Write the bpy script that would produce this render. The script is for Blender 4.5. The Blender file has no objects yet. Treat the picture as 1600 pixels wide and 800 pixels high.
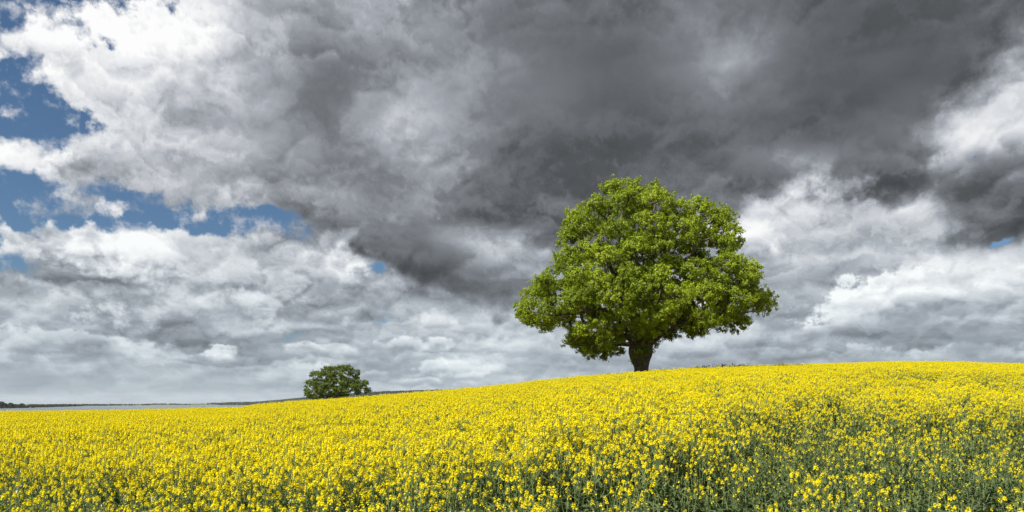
import bpy, math, random
import numpy as np
R = math.radians
sc = bpy.context.scene

# ---------------------------------------------------------------- camera
F = 1142.0            # focal length in pixels of a 1600 px wide frame
HY = 630.0            # row of the true horizon in that frame
CAMZ = 2.0
cam_d = bpy.data.cameras.new('camera')
cam = bpy.data.objects.new('camera', cam_d)
sc.collection.objects.link(cam)
cam_d.sensor_width = 36.0
cam_d.lens = F / 1600 * 36.0
cam_d.shift_y = (HY - 400) / 1600
cam_d.clip_start = 0.05
cam_d.clip_end = 60000
cam.location = (0, 0, CAMZ)
cam.rotation_euler = (R(90), 0, 0)
sc.camera = cam
sc.view_settings.view_transform = 'Standard'
sc.view_settings.look = 'None'
sc.view_settings.gamma = 1
EXPO = 0.68
sc.view_settings.exposure = EXPO

# ---------------------------------------------------------------- sun
SUN_EL, SUN_AZ = 46.0, 232.0      # azimuth clockwise from +Y (the view direction)
sd = bpy.data.lights.new('sun', 'SUN')
sun = bpy.data.objects.new('sun', sd)
sc.collection.objects.link(sun)
sd.energy = 5.0
sd.angle = R(0.53)
sd.color = (1.0, 0.955, 0.88)
sun.rotation_euler = (R(90 - SUN_EL), 0, R(180 - SUN_AZ))
sun.location = (-20, -30, 40)

# ---------------------------------------------------------------- sky
world = bpy.data.worlds.new('World')
sc.world = world
world.use_nodes = True
try:
    world.cycles.sampling_method = 'MANUAL'
    world.cycles.sample_map_resolution = 512
except Exception:
    pass
wt = world.node_tree
wt.nodes.clear()

class G:
    """small helper that writes shader graphs"""
    def __init__(s, tree):
        s.t = tree
    def n(s, kind, ins=None, **props):
        nd = s.t.nodes.new(kind)
        for k, v in props.items():
            setattr(nd, k, v)
        for k, v in (ins or {}).items():
            sock = nd.inputs[k]
            if isinstance(v, bpy.types.NodeSocket):
                s.t.links.new(v, sock)
            elif v is not None:
                sock.default_value = v
        return nd
    def m(s, op, a, b=None, c=None, clamp=False):
        ins = {0: a}
        if b is not None: ins[1] = b
        if c is not None: ins[2] = c
        return s.n('ShaderNodeMath', ins, operation=op, use_clamp=clamp).outputs[0]
    def v(s, op, a, b=None, c=None, scale=None):
        ins = {0: a}
        if c is not None: ins[2] = c
        if b is not None: ins[1] = b
        if scale is not None: ins['Scale'] = scale
        nd = s.n('ShaderNodeVectorMath', ins, operation=op)
        return nd.outputs['Value'] if op in ('LENGTH', 'DOT_PRODUCT') else nd.outputs['Vector']
    def mr(s, x, a, b, c=0.0, d=1.0, smooth=True):
        return s.n('ShaderNodeMapRange', {0: x, 1: a, 2: b, 3: c, 4: d},
                   interpolation_type='SMOOTHSTEP' if smooth else 'LINEAR').outputs[0]
    def noise(s, vec, scale, detail=5, rough=0.5, lac=2.0, col=False, typ='FBM', dist=0.0):
        nd = s.n('ShaderNodeTexNoise', {'Vector': vec, 'Scale': scale, 'Detail': detail,
                 'Roughness': rough, 'Lacunarity': lac, 'Distortion': dist}, noise_dimensions='2D')
        nd.noise_type = typ
        return nd.outputs['Color'] if col else nd.outputs[0]
    def mix(s, f, a, b):
        nd = s.n('ShaderNodeMix', None, data_type='RGBA')
        for i, val in ((0, f), (6, a), (7, b)):
            if isinstance(val, bpy.types.NodeSocket):
                s.t.links.new(val, nd.inputs[i])
            else:
                nd.inputs[i].default_value = val
        return nd.outputs[2]
    def mixf(s, f, a, b):
        nd = s.n('ShaderNodeMix', {0: f, 2: a, 3: b}, data_type='FLOAT')
        return nd.outputs[0]
    def xyz(s, x, y, z=0.0):
        return s.n('ShaderNodeCombineXYZ', {0: x, 1: y, 2: z}).outputs[0]
    def ramp(s, x, stops, interp='LINEAR'):
        nd = s.n('ShaderNodeValToRGB', {0: x})
        cr = nd.color_ramp
        cr.interpolation = interp
        while len(cr.elements) < len(stops):
            cr.elements.new(0.5)
        for e, (p, c) in zip(cr.elements, stops):
            e.position = p
            e.color = (*c, 1)
        return nd.outputs[0]

def lin(*c):
    """sRGB 0..255 to linear"""
    return tuple(((v / 255) / 12.92 if v / 255 < 0.04045 else ((v / 255 + 0.055) / 1.055) ** 2.4) for v in c)

def dirang(x, y):
    """azimuth and elevation of a point of the sky seen at column x, row y of the photograph"""
    return (math.atan((x - 800) / F), math.atan((HY - y) / math.hypot(F, x - 800)))

def build_sky():
    g = G(wt)
    d = g.v('NORMALIZE', g.n('ShaderNodeTexCoord').outputs['Generated'])
    sp = g.n('ShaderNodeSeparateXYZ', {0: d})
    X, Y, Z = sp.outputs
    az = g.m('ARCTAN2', X, Y)
    el = g.m('ARCSINE', Z)
    P = g.xyz(az, el)
    zc = g.m('ADD', g.m('MAXIMUM', Z, 0.0), 0.20)
    Q = g.xyz(g.m('DIVIDE', X, zc), g.m('DIVIDE', Y, zc), 0.0)
    def field(blobs, start, base=None):
        acc = start
        base = base or PW
        PWk = base
        for k, (x, y, rx, ry, rot, amt) in enumerate(blobs):
            if k % 5 == 0 and k + (not isinstance(acc, float)):
                PWk = g.v('MULTIPLY_ADD', acc, (1e-7, 1e-7, 1e-7), base)
            a, e = dirang(x, y)
            mp = g.n('ShaderNodeMapping', {0: PWk, 1: (a, e, 0), 2: (0, 0, R(-rot)),
                                           3: (rx / F, ry / F, 1)}, vector_type='TEXTURE')
            gr = g.n('ShaderNodeTexGradient', {0: mp.outputs[0]}, gradient_type='QUADRATIC_SPHERE')
            acc = g.m('MULTIPLY_ADD', gr.outputs[1], amt, acc)
        return acc
    calm = g.n('ShaderNodeClamp', {0: field(CALM, 0.0, P)}).outputs[0]
    # --- turbulence that tears the outlines of the cloud masses
    near = g.mr(el, 0.0, 0.25, 0.4, 1.0)
    w1 = g.v('SUBTRACT', g.noise(Q, 2.0, 2, 0.5, col=True), (0.5, 0.5, 0.5))
    w2 = g.v('SUBTRACT', g.noise(P, 20.0, 4, 0.6, col=True), (0.5, 0.5, 0.5))
    quiet = g.m('MULTIPLY_ADD', calm, -0.75, 1.0)
    warp = g.v('ADD', g.v('MULTIPLY', w1, (0.12, 0.075, 0.0)), g.v('SCALE', g.v('MULTIPLY', w2, (0.06, 0.05, 0.0)), scale=quiet))
    PW = g.v('ADD', P, g.v('SCALE', warp, scale=near))
    # --- billows, seen in perspective on the cloud base; the difference towards the sun is the relief
    QW = g.v('ADD', Q, g.v('SCALE', w2, scale=0.35))
    def billow(vec):
        return g.noise(vec, 2.6, 7, 0.52, lac=2.1)
    B0 = billow(QW)
    B1 = billow(g.v('ADD', QW, (-0.04, -0.10, 0.0)))
    relief = g.m('SUBTRACT', B0, B1)
    # cauliflower puffs in plain angles
    PA = g.v('ADD', g.v('MULTIPLY', P, (1.0, 1.5, 1.0)), g.v('SCALE', w2, scale=0.05))
    def puff(vec):
        nd = g.n('ShaderNodeTexNoise', {'Vector': vec, 'Scale': 14.0, 'Detail': 5.0, 'Roughness': 0.6,
                 'Lacunarity': 2.1, 'Offset': 0.85, 'Gain': 1.2}, noise_type='RIDGED_MULTIFRACTAL', noise_dimensions='2D', normalize=False)
        return g.m('MULTIPLY', nd.outputs[0], -0.5)
    A0 = puff(PA)
    A1 = puff(g.v('ADD', PA, (-0.004, 0.012, 0)))
    reliefA = g.m('SUBTRACT', A0, A1)
    lowflat = g.mr(el, 0.0, 0.2, 0.3, 1.0)
    amp = g.m('MULTIPLY', g.m('MULTIPLY_ADD', calm, -0.93, 1.0), lowflat)
    soft = g.noise(PA, 5.0, 3, 0.5)
    # --- edges: puffy for the cumulus, torn for the wisps
    fine = g.m('SUBTRACT', g.noise(P, 34.0, 5, 0.62), 0.5)
    EN = g.m('ADD', g.m('MULTIPLY', g.m('SUBTRACT', B0, 0.5), 0.9),
             g.m('ADD', g.m('MULTIPLY', g.m('ADD', A0, 0.55), 0.35), g.m('MULTIPLY', fine, 1.0)))
    # --- the far cloud sheet
    t = g.m('MULTIPLY_ADD', g.m('SUBTRACT', B0, 0.5), 0.42, 0.78)
    cov = g.m('ADD', g.mr(g.m('ADD', az, g.m('MULTIPLY', fine, 0.15)), -0.36, -0.26, 0.0, 1.0), 0.0)
    lowc = g.mr(g.m('ADD', el, g.m('MULTIPLY', EN, 0.05)), 0.12, 0.08, 0.0, 1.0)
    cov = g.m('MAXIMUM', cov, lowc)
    cov = g.m('MAXIMUM', cov, g.mr(g.m('ADD', el, g.m('MULTIPLY', az, 0.0)), 0.55, 0.70, 0.0, 0.75))
    PWk = PW
    for k, (x, y, rx, ry, rot, tt, tb, soft_, rough) in enumerate(CLOUDS):
        if k % 5 == 4:      # chained, so that few intermediate values are alive at a time
            PWk = g.v('MULTIPLY_ADD', t, (1e-7, 1e-7, 1e-7), PW)
        a, e = dirang(x, y)
        mp = g.n('ShaderNodeMapping', {0: PWk, 1: (a, e, 0), 2: (0, 0, R(rot)), 3: (rx / F, ry / F, 1)},
                 vector_type='TEXTURE').outputs[0]
        ln = g.v('LENGTH', mp)
        al = g.mr(g.m('MULTIPLY_ADD', EN, -rough, ln), 1.0 - soft_, 1.0 + soft_, 1.0, 0.0)
        ly = g.n('ShaderNodeSeparateXYZ', {0: mp}).outputs[1]
        tu = g.mr(ly, -0.75, 0.75, tb, tt)
        t = g.mixf(al, t, tu)
        if tt != 'x':
            cov = g.m('MAXIMUM', cov, al)
    t = field(LIGHTS, t)
    gap = field(GAPS, 0.0)
    t = g.m('ADD', t, g.m('MULTIPLY', g.m('MULTIPLY', relief, KR), amp))
    t = g.m('ADD', t, g.m('MULTIPLY', g.m('MULTIPLY', reliefA, KP), g.m('MAXIMUM', amp, g.m('MULTIPLY', g.m('SUBTRACT', 1.0, calm), 0.7))))
    t = g.m('ADD', t, g.m('MULTIPLY', g.m('SUBTRACT', B0, 0.5), g.m('MULTIPLY_ADD', calm, -0.23, 0.26)))
    t = g.m('ADD', t, g.m('MULTIPLY', g.m('SUBTRACT', soft, 0.5), g.m('MULTIPLY_ADD', calm, -0.08, 0.22)))
    broad = g.noise(g.v('MULTIPLY', PW, (1.0, 1.6, 1.0)), 3.2, 4, 0.45)
    t = g.m('ADD', t, g.m('MULTIPLY', g.m('SUBTRACT', broad, 0.5), 0.26))
    # near the horizon the air flattens every contrast
    hz = g.mr(el, -0.01, 0.07, 1.0, 0.0)
    t = g.mixf(g.m('MULTIPLY', hz, 0.80), t, 0.67)
    cloud = g.ramp(t, [(0.0, lin(50, 53, 58)), (0.25, lin(83, 86, 89)), (0.45, lin(123, 127, 133)), (0.62, lin(167, 172, 180)),
                       (0.80, lin(213, 216, 221)), (1.0, lin(253, 253, 253))])
    # low clouds: cooler and greener grey
    lowtint = g.mr(el, 0.02, 0.28, 1.0, 0.0)
    cloud = g.mix(g.m('MULTIPLY', lowtint, 1.0), cloud, g.n('ShaderNodeMix', {6: cloud, 7: (0.93, 1.0, 1.01, 1), 0: 1.0}, data_type='RGBA', blend_type='MULTIPLY').outputs[2])
    # --- the blue behind
    sky = g.n('ShaderNodeTexSky')
    sky.sky_type = 'NISHITA'
    sky.sun_disc = False
    sky.sun_elevation = R(SUN_EL)
    sky.sun_rotation = R(SUN_AZ)
    sky.air_density = 1.0
    sky.dust_density = 0.6
    sky.ozone_density = 3.0
    blue = g.v('MULTIPLY', sky.outputs[0], SKYMUL)
    hole = g.mr(g.m('ADD', gap, g.m('MULTIPLY', EN, -1.3)), 0.20, 0.84, 0.0, 1.0)
    hole = g.m('MULTIPLY', hole, g.mr(gap, 0.02, 0.22))
    cov = g.m('MULTIPLY', cov, g.m('SUBTRACT', 1.0, hole))
    # thin veils keep the deep blue from being empty
    veil = g.mr(g.m('ADD', g.m('MULTIPLY', B0, 0.6), fine), 0.30, 0.62, 0.0, 0.80)
    cov = g.m('MAXIMUM', cov, g.m('MULTIPLY', veil, g.mr(el, 0.35, 0.1, 0.8, 1.0)))
    col = g.mix(cov, blue, cloud)
    # below the horizon: the colour of far land in the haze
    below = g.mr(el, -0.03, -0.002, 1.0, 0.0)
    col = g.mix(below, col, (*lin(120, 126, 100), 1))
    # the sky sends light at 0.1 of the Sky Texture's scale
    bg = g.n('ShaderNodeBackground', {0: g.v('SCALE', col, scale=10.0 / 2 ** EXPO), 1: 0.1})
    out = g.n('ShaderNodeOutputWorld', {0: bg.outputs[0]})

KR, KP = 0.62, 0.24
SKYMUL = (0.058, 0.070, 0.078)
# cloud masses from far to near: column, row, half width, half height, tilt (anticlockwise),
# tone at their top, tone at their base, softness of the edge, raggedness
CLOUDS = [
    # low banks on the left
    (60, 555, 260, 40, 0, .76, .62, .25, .5), (300, 578, 260, 26, 0, .74, .64, .3, .5), (700, 560, 220, 36, 0, .76, .62, .3, .5),
    (560, 520, 110, 36, 0, .86, .60, .12, .6), (690, 505, 150, 46, 0, .88, .58, .10, .6), (600, 462, 70, 40, 0, .92, .62, .12, .6), (760, 455, 120, 40, 0, .80, .58, .2, .5),
    (20, 480, 130, 60, 0, .88, .58, .12, .6), (150, 490, 150, 56, 0, .90, .56, .10, .6),
    (290, 480, 110, 55, 0, .90, .54, .10, .6), (350, 525, 120, 42, 0, .66, .55, .10, .5), (420, 490, 50, 30, 0, .90, .60, .12, .6), (130, 548, 110, 26, 0, .86, .64, .2, .6),
    (520, 470, 60, 40, 0, .84, .58, .15, .6),
    (90, 445, 110, 36, 0, .88, .60, .12, .6), (10, 415, 26, 34, 0, .88, .62, .12, .6),
    # the long cumulus under the blue slit
    (450, 440, 150, 56, 0, .66, .52, .2, .5), (120, 392, 90, 46, 0, .98, .60, .10, .6), (230, 402, 130, 56, 0, .94, .58, .10, .6),
    (370, 388, 150, 62, -4, 1.1, .62, .08, .6), (480, 405, 80, 56, -10, 1.1, .60, .10, .6), (50, 345, 50, 14, -15, .88, .72, .2, .9),
    # the great bright head of the storm cloud
    (410, 140, 310, 205, 60, .98, .66, .16, .7), (195, 110, 120, 95, 30, 1.0, .86, .16, 1.0), (140, 292, 85, 34, 15, .96, .68, .12, .9), (250, 262, 120, 46, 0, .88, .60, .14, .8), (420, 250, 190, 80, 0, .70, .60, .4, .3),
    (30, 248, 44, 18, 0, .96, .80, .15, .9), (35, 80, 40, 50, 0, .94, .78, .3, 1.3), (15, 155, 36, 14, 0, .9, .8, .3, 1.2), (110, 238, 40, 14, 0, .9, .78, .3, 1.2),
    # right hand banks
    (1050, 540, 260, 50, 0, .78, .60, .25, .5), (1400, 550, 300, 34, 0, .78, .62, .25, .5), (1220, 518, 80, 30, 0, .90, .60, .12, .6),
    (1560, 545, 130, 26, 0, .86, .60, .15, .6), (1180, 350, 160, 90, 0, .88, .70, .25, .5), (1400, 380, 280, 100, 0, .80, .68, .3, .4),
    (1270, 430, 130, 66, 15, .71, .58, .2, .4), (1500, 452, 190, 62, 14, .93, .56, .07, .6), (1600, 440, 150, 70, 10, .94, .58, .12, .6),
    (1480, 502, 200, 24, 3, .68, .58, .3, .5), (1570, 240, 130, 130, 30, .88, .74, .5, .5),
    # the dark rain cloud overhead
    (830, 140, 340, 250, -12, .43, .36, .45, .15), (1080, 120, 360, 190, 0, .40, .35, .5, .12), (1370, 85, 310, 175, -4, .28, .22, .45, .15),
    (640, 378, 190, 56, -22, .46, .28, .35, .2), (850, 275, 220, 85, -8, .37, .33, .5, .2), (1380, 255, 125, 62, 0, .32, .24, .5, .2),
    (1615, 210, 100, 80, 30, .80, .70, .6, .6), (1590, 310, 70, 60, 0, .32, .24, .5, .2), (1200, 360, 120, 55, 5, .82, .70, .4, .6), (1340, 365, 110, 40, 0, .74, .66, .5, .5), (540, 330, 90, 40, -20, .54, .46, .6, .2), (590, 50, 230, 110, 0, .50, .46, .6, .15),
]
_r = random.Random(5)
for _k in range(30):
    _y = 475 + 120 * _r.random() ** 0.8
    _w = _r.uniform(30, 75) * (1.25 - (_y - 475) / 200)
    CLOUDS.insert(14, (_r.uniform(0, 1600), _y, _w, _w * _r.uniform(.22, .38), 0, _r.uniform(.76, .88), .60, .28, 1.2))
# thin places that let the light through, and rim-lit heads
LIGHTS = [
    (1120, 90, 210, 160, 10, 0.42), (640, 200, 120, 130, 15, 0.34), (690, 290, 80, 50, 0, 0.18), (1230, 255, 190, 66, 20, 0.26),
    (430, 60, 120, 80, 0, 0.06), (300, 60, 90, 60, -25, 0.2), (528, 378, 36, 36, 0, 0.4), (780, 382, 130, 50, 10, 0.28), (1180, 350, 70, 40, 0, 0.16),
    (1195, 400, 40, 50, 0, 0.22), (1590, 200, 60, 60, 0, 0.08), (1340, 40, 200, 120, 0, -0.06), (1450, 330, 90, 40, 0, .1),
]
GAPS = [
    (265, 328, 270, 52, 1, 1.6), (120, 345, 90, 26, 10, 1.0), (390, 312, 110, 38, 0, 1.3), (592, 424, 50, 26, 0, 1.2), (45, 195, 90, 80, 30, 1.3), (110, 235, 80, 50, 0, .9), (30, 320, 70, 60, 0, 1.2), (25, 400, 80, 50, 0, 1.5), (70, 300, 60, 40, 0, .9), (10, 120, 46, 60, 0, 1.3), (10, 290, 50, 60, 0, 1.4), (95, 200, 50, 30, 0, .9), (120, 215, 40, 24, 20, .8), (50, 20, 110, 46, 0, 1.2), (40, 95, 50, 40, 0, 0.8),
    (1578, 377, 40, 18, 0, 1.5), (455, 528, 60, 34, 0, .8),
    (1545, 252, 20, 14, 0, 1.2), (590, 500, 60, 24, 0, .6), (350, 462, 40, 14, 0, .8), (110, 60, 60, 22, 0, 0.8), 
]
CALM = [(900, 120, 700, 330, 0, 1.1), (1400, 120, 500, 300, 0, 1.0), (680, 380, 280, 110, 25, 0.8), (450, 180, 250, 200, 0, 0.6)]
build_sky()

HAZE = 2.2e-5
# ================================================================ helpers
rng = np.random.default_rng(11)
random.seed(11)
COL = sc.collection

def tag(o, label=None, cat=None, group=None, kind=None):
    if label: o['label'] = label
    if cat: o['category'] = cat
    if group: o['group'] = group
    if kind: o['kind'] = kind
    return o

def empty(name, loc, rz=0.0):
    o = bpy.data.objects.new(name, None)
    o.empty_display_size = 0.3
    COL.objects.link(o)
    o.location = loc
    o.rotation_euler = (0, 0, rz)
    return o

def mesh_np(name, V, Fq, mats, mi=None, smooth=False):
    """V (n,3); Fq a list of arrays of faces, each (m,k)"""
    me = bpy.data.meshes.new(name)
    V = np.asarray(V, dtype=np.float32)
    Fq = [np.asarray(f, dtype=np.int32) for f in Fq if len(f)]
    me.vertices.add(len(V))
    me.vertices.foreach_set('co', V.ravel())
    nl = sum(f.size for f in Fq)
    nf = sum(len(f) for f in Fq)
    me.loops.add(nl)
    me.polygons.add(nf)
    me.loops.foreach_set('vertex_index', np.concatenate([f.ravel() for f in Fq]))
    tot = np.concatenate([np.full(len(f), f.shape[1], dtype=np.int32) for f in Fq])
    st = np.concatenate([[0], np.cumsum(tot)[:-1]]).astype(np.int32)
    me.polygons.foreach_set('loop_start', st)
    me.polygons.foreach_set('loop_total', tot)
    for m in mats:
        me.materials.append(m)
    if mi is not None:
        me.polygons.foreach_set('material_index', np.asarray(mi, dtype=np.int32))
    me.polygons.foreach_set('use_smooth', np.full(nf, smooth, dtype=bool))
    me.update(calc_edges=True)
    me.validate()
    return me

def obj(name, me, parent=None, link=True):
    o = bpy.data.objects.new(name, me)
    if link:
        COL.objects.link(o)
    if parent:
        o.parent = parent
    return o

def unit(v):
    v = np.asarray(v, dtype=float)
    return v / np.maximum(np.linalg.norm(v, axis=-1, keepdims=True), 1e-9)

def sstep(x, a, b):
    t = np.clip((np.asarray(x, dtype=float) - a) / (b - a), 0, 1)
    return t * t * (3 - 2 * t)

_perm = rng.random((64, 64))
def vnoise(x, y):
    """smooth tiling value noise, 0..1"""
    x = np.asarray(x, dtype=float); y = np.asarray(y, dtype=float)
    i = np.floor(x).astype(int); j = np.floor(y).astype(int)
    fx = x - i; fy = y - j
    fx = fx * fx * (3 - 2 * fx); fy = fy * fy * (3 - 2 * fy)
    p = lambda a, b: _perm[a % 64, b % 64]
    return (p(i, j) * (1 - fx) + p(i + 1, j) * fx) * (1 - fy) + (p(i, j + 1) * (1 - fx) + p(i + 1, j + 1) * fx) * fy
def fnoise(x, y, o=3):
    s = 0; a = 1; n = 0
    for k in range(o):
        s = s + a * vnoise(x * 2 ** k + 13 * k, y * 2 ** k + 7 * k); n += a; a *= 0.5
    return s / n

class Acc:
    """collects geometry for one mesh, with material slots"""
    def __init__(s):
        s.v = []; s.q = []; s.t = []; s.qm = []; s.tm = []; s.n = 0
    def quads(s, V, m=0):
        """V (k,4,3)"""
        V = np.asarray(V, dtype=float).reshape(-1, 4, 3)
        k = len(V)
        s.v.append(V.reshape(-1, 3))
        s.q.append(np.arange(s.n, s.n + 4 * k).reshape(k, 4)); s.qm.append(np.full(k, m))
        s.n += 4 * k
    def raw(s, V, Q, m=0):
        s.v.append(np.asarray(V, dtype=float)); s.q.append(np.asarray(Q) + s.n); s.qm.append(np.full(len(Q), m)); s.n += len(V)
    def tube(s, P, rad, sides=5, m=0):
        P = np.asarray(P, dtype=float); rad = np.asarray(rad, dtype=float)
        T = unit(np.gradient(P, axis=0))
        ref = np.array([0.0, 0.0, 1.0]) if abs(T[0][2]) < 0.9 else np.array([1.0, 0, 0])
        A = unit(np.cross(T, ref)); B = np.cross(T, A)
        an = np.linspace(0, 2 * np.pi, sides, endpoint=False)
        ring = (A[:, None, :] * np.cos(an)[None, :, None] + B[:, None, :] * np.sin(an)[None, :, None]) * rad[:, None, None] + P[:, None, :]
        n = len(P)
        Q = []
        for i in range(n - 1):
            for k in range(sides):
                k2 = (k + 1) % sides
                Q.append((i * sides + k, i * sides + k2, (i + 1) * sides + k2, (i + 1) * sides + k))
        s.raw(ring.reshape(-1, 3), Q, m)
    def merge(s, other, T=None, mmap=None):
        for V in other.v:
            V2 = V if T is None else V @ T[0].T + T[1]
            s.v.append(V2)
        for q, qm in zip(other.q, other.qm):
            s.q.append(q + s.n); s.qm.append(qm if mmap is None else np.array([mmap[int(x)] for x in qm], dtype=int))
        s.n += other.n
    def mesh(s, name, mats, smooth=False):
        return mesh_np(name, np.concatenate(s.v), [np.concatenate(s.q)], mats, np.concatenate(s.qm), smooth)

# ================================================================ materials
def material(name):
    m = bpy.data.materials.new(name)
    m.use_nodes = True
    t = m.node_tree
    t.nodes.clear()
    g = G(t)
    out = g.n('ShaderNodeOutputMaterial')
    return m, g, out

def leafy(name, stops, trans=(0.2, 0.3, 0.02), tfac=0.35, rough=0.55, spec=0.3, scale=1.5, island=True, var=0.5):
    """leaf material: colour differs from leaf to leaf, light shines through"""
    m, g, out = material(name)
    geo = g.n('ShaderNodeNewGeometry')
    pos = g.n('ShaderNodeTexCoord').outputs['Object']
    n1 = g.n('ShaderNodeTexNoise', {'Vector': pos, 'Scale': scale, 'Detail': 2.0}, noise_dimensions='3D').outputs[0]
    rnd = geo.outputs['Random Per Island']
    f = g.m('ADD', g.m('MULTIPLY', rnd, var), g.m('MULTIPLY', g.mr(n1, 0.3, 0.7), 1 - var))
    colr = g.ramp(f, stops)
    p = g.n('ShaderNodeBsdfPrincipled', {'Base Color': colr, 'Roughness': rough, 'Specular IOR Level': spec})
    tcol = g.n('ShaderNodeMix', {6: colr, 7: (*trans, 1), 0: 0.6}, data_type='RGBA').outputs[2]
    tr = g.n('ShaderNodeBsdfTranslucent', {'Color': tcol})
    mx = g.n('ShaderNodeMixShader', {0: tfac, 1: p.outputs[0], 2: tr.outputs[0]})
    g.t.links.new(mx.outputs[0], out.inputs[0])
    return m

M_oak = leafy('oak_leaf', [(0.0, (0.100, 0.138, 0.006)), (0.5, (0.215, 0.290, 0.010)), (1.0, (0.370, 0.440, 0.022))],
              trans=(0.40, 0.48, 0.01), tfac=0.28, rough=0.5, scale=0.35)
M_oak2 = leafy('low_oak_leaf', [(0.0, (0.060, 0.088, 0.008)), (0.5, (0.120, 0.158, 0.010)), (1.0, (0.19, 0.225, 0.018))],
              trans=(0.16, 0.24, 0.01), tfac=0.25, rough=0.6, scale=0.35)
M_far = leafy('far_leaf', [(0.0, (0.014, 0.024, 0.010)), (0.5, (0.024, 0.038, 0.013)), (1.0, (0.042, 0.058, 0.020))],
              trans=(0.06, 0.10, 0.01), tfac=0.15, rough=0.8, scale=0.02)
M_petal = leafy('rape_petal', [(0.0, (0.82, 0.66, 0.003)), (0.5, (0.90, 0.77, 0.005)), (1.0, (0.94, 0.85, 0.010))],
                trans=(0.95, 0.80, 0.0), tfac=0.40, rough=0.6, spec=0.15, scale=8)
M_bud = leafy('rape_bud', [(0.0, (0.22, 0.26, 0.02)), (1.0, (0.42, 0.42, 0.03))], tfac=0.15, rough=0.6, scale=8)
M_leaf = leafy('rape_leaf', [(0.0, (0.042, 0.070, 0.020)), (0.5, (0.080, 0.115, 0.036)), (1.0, (0.135, 0.170, 0.066))],
               trans=(0.10, 0.20, 0.02), tfac=0.2, rough=0.42, spec=0.5, scale=4)
M_stem = leafy('rape_stem', [(0.0, (0.09, 0.14, 0.05)), (1.0, (0.17, 0.22, 0.08))], tfac=0.05, rough=0.5, scale=4)

def bark(name, c1, c2):
    m, g, out = material(name)
    pos = g.n('ShaderNodeTexCoord').outputs['Object']
    st = g.v('MULTIPLY', pos, (1, 1, 0.25))
    n = g.n('ShaderNodeTexNoise', {'Vector': st, 'Scale': 7.0, 'Detail': 6.0, 'Roughness': 0.65}, noise_dimensions='3D').outputs[0]
    vo = g.n('ShaderNodeTexVoronoi', {'Vector': st, 'Scale': 9.0}, feature='DISTANCE_TO_EDGE').outputs['Distance']
    col = g.mix(g.mr(n, 0.3, 0.7), (*c1, 1), (*c2, 1))
    h = g.m('ADD', g.m('MULTIPLY', n, 0.6), g.m('MINIMUM', vo, 0.3))
    b = g.n('ShaderNodeBump', {'Height': h, 'Strength': 0.9, 'Distance': 0.06})
    p = g.n('ShaderNodeBsdfPrincipled', {'Base Color': col, 'Roughness': 0.9, 'Normal': b.outputs[0]})
    g.t.links.new(p.outputs[0], out.inputs[0])
    return m
M_bark = bark('oak_bark', (0.045, 0.034, 0.026), (0.125, 0.100, 0.078))
M_dry = bark('dry_stalk', (0.050, 0.038, 0.025), (0.11, 0.08, 0.05))

# ================================================================ the land
SKY_PX = np.array([-500, -200, 0, 200, 300, 380, 400, 460, 525, 600, 750, 900, 1000, 1100, 1200, 1300, 1400, 1500, 1600, 1800, 2300], float)
SKY_Y = np.array([648, 646, 645, 643, 640, 638.5, 635, 629, 625.5, 620, 608, 592, 583, 577, 573, 570, 567, 568, 570.5, 578, 592], float)
DC_PX = np.array([-500, 0, 350, 600, 900, 1100, 1300, 1600, 2300], float)
DC_R = np.array([110, 100, 85, 66, 60, 64, 90, 110, 110], float)
H0 = 0.72          # the eye above the flower tops
CROP = 1.28
LAKE_Z = -12.0
AZK = np.arctan((SKY_PX - 800) / F)
RS_PX = np.array([-500, 0, 60, 100, 150, 250, 335, 345, 385, 395, 430, 480, 560, 1000, 2300], float)
RS_R = np.array([2100, 2430, 2700, 3400, 4400, 5600, 6900, 5600, 5600, 7400, 6500, 5200, 4600, 4300, 4300], float)
TP_PX = np.array([-500, 0, 12, 30, 60, 100, 150, 250, 340, 400, 440, 480, 560, 600, 650, 680, 760, 1000, 2300], float)
TP_Y = np.array([627, 629, 630.5, 631, 632, 632, 631.3, 630.2, 629.4, 627.6, 624.5, 620.5, 613.5, 611.5, 610, 609, 608, 608, 608], float)

def az_px(az):
    return 800 + F * np.tan(np.clip(az, -0.98, 0.98))

def ground_z(x, y):
    x = np.asarray(x, dtype=float); y = np.asarray(y, dtype=float)
    r = np.hypot(x, y)
    az = np.arctan2(x, y)
    px = az_px(az)
    cosz = np.cos(np.clip(az, -0.98, 0.98))
    e = (HY - np.interp(px, SKY_PX, SKY_Y)) / F * cosz
    back = sstep(np.abs(az), 0.95, 2.6)
    e = e * (1 - back) + 0.01 * back
    dc = np.interp(px, DC_PX, DC_R) * (1 - back) + 80 * back
    b = H0 / dc ** 2
    a = e + 2 * H0 / dc
    z = a * r - b * r * r
    # a shallow hollow in the right half of the field
    w = sstep(px, 1280, 1390)
    z = z - 0.32 * w * np.exp(-((r - 24) / 5) ** 2)
    # gentle unevenness
    z = z + 0.10 * (fnoise(x / 9 + 40, y / 9 + 40, 2) - 0.5) * sstep(r, 6, 25)
    # past the field the slope runs out to the lake shore
    t = sstep(r, 140, 620)
    zb = np.maximum(z, -9)
    shore = np.where(px < 470, -16.0, -10.0)
    z = np.where(r > 140, zb * (1 - t) + shore * t, z)
    # the far shore
    rs = np.interp(px, RS_PX, RS_R)
    top = (HY - np.interp(px, TP_PX, TP_Y)) / F * cosz * rs * 1.12 + CAMZ - 9.0
    top = np.maximum(top, LAKE_Z + 1.2)
    u = sstep(r, rs * 0.985, rs * 1.12)
    f = sstep(r, rs * 0.95, rs)
    zf = LAKE_Z + (top - LAKE_Z) * u
    z = np.where(r > rs * 0.95, z * (1 - f) + zf * f, z)
    return z

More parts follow.
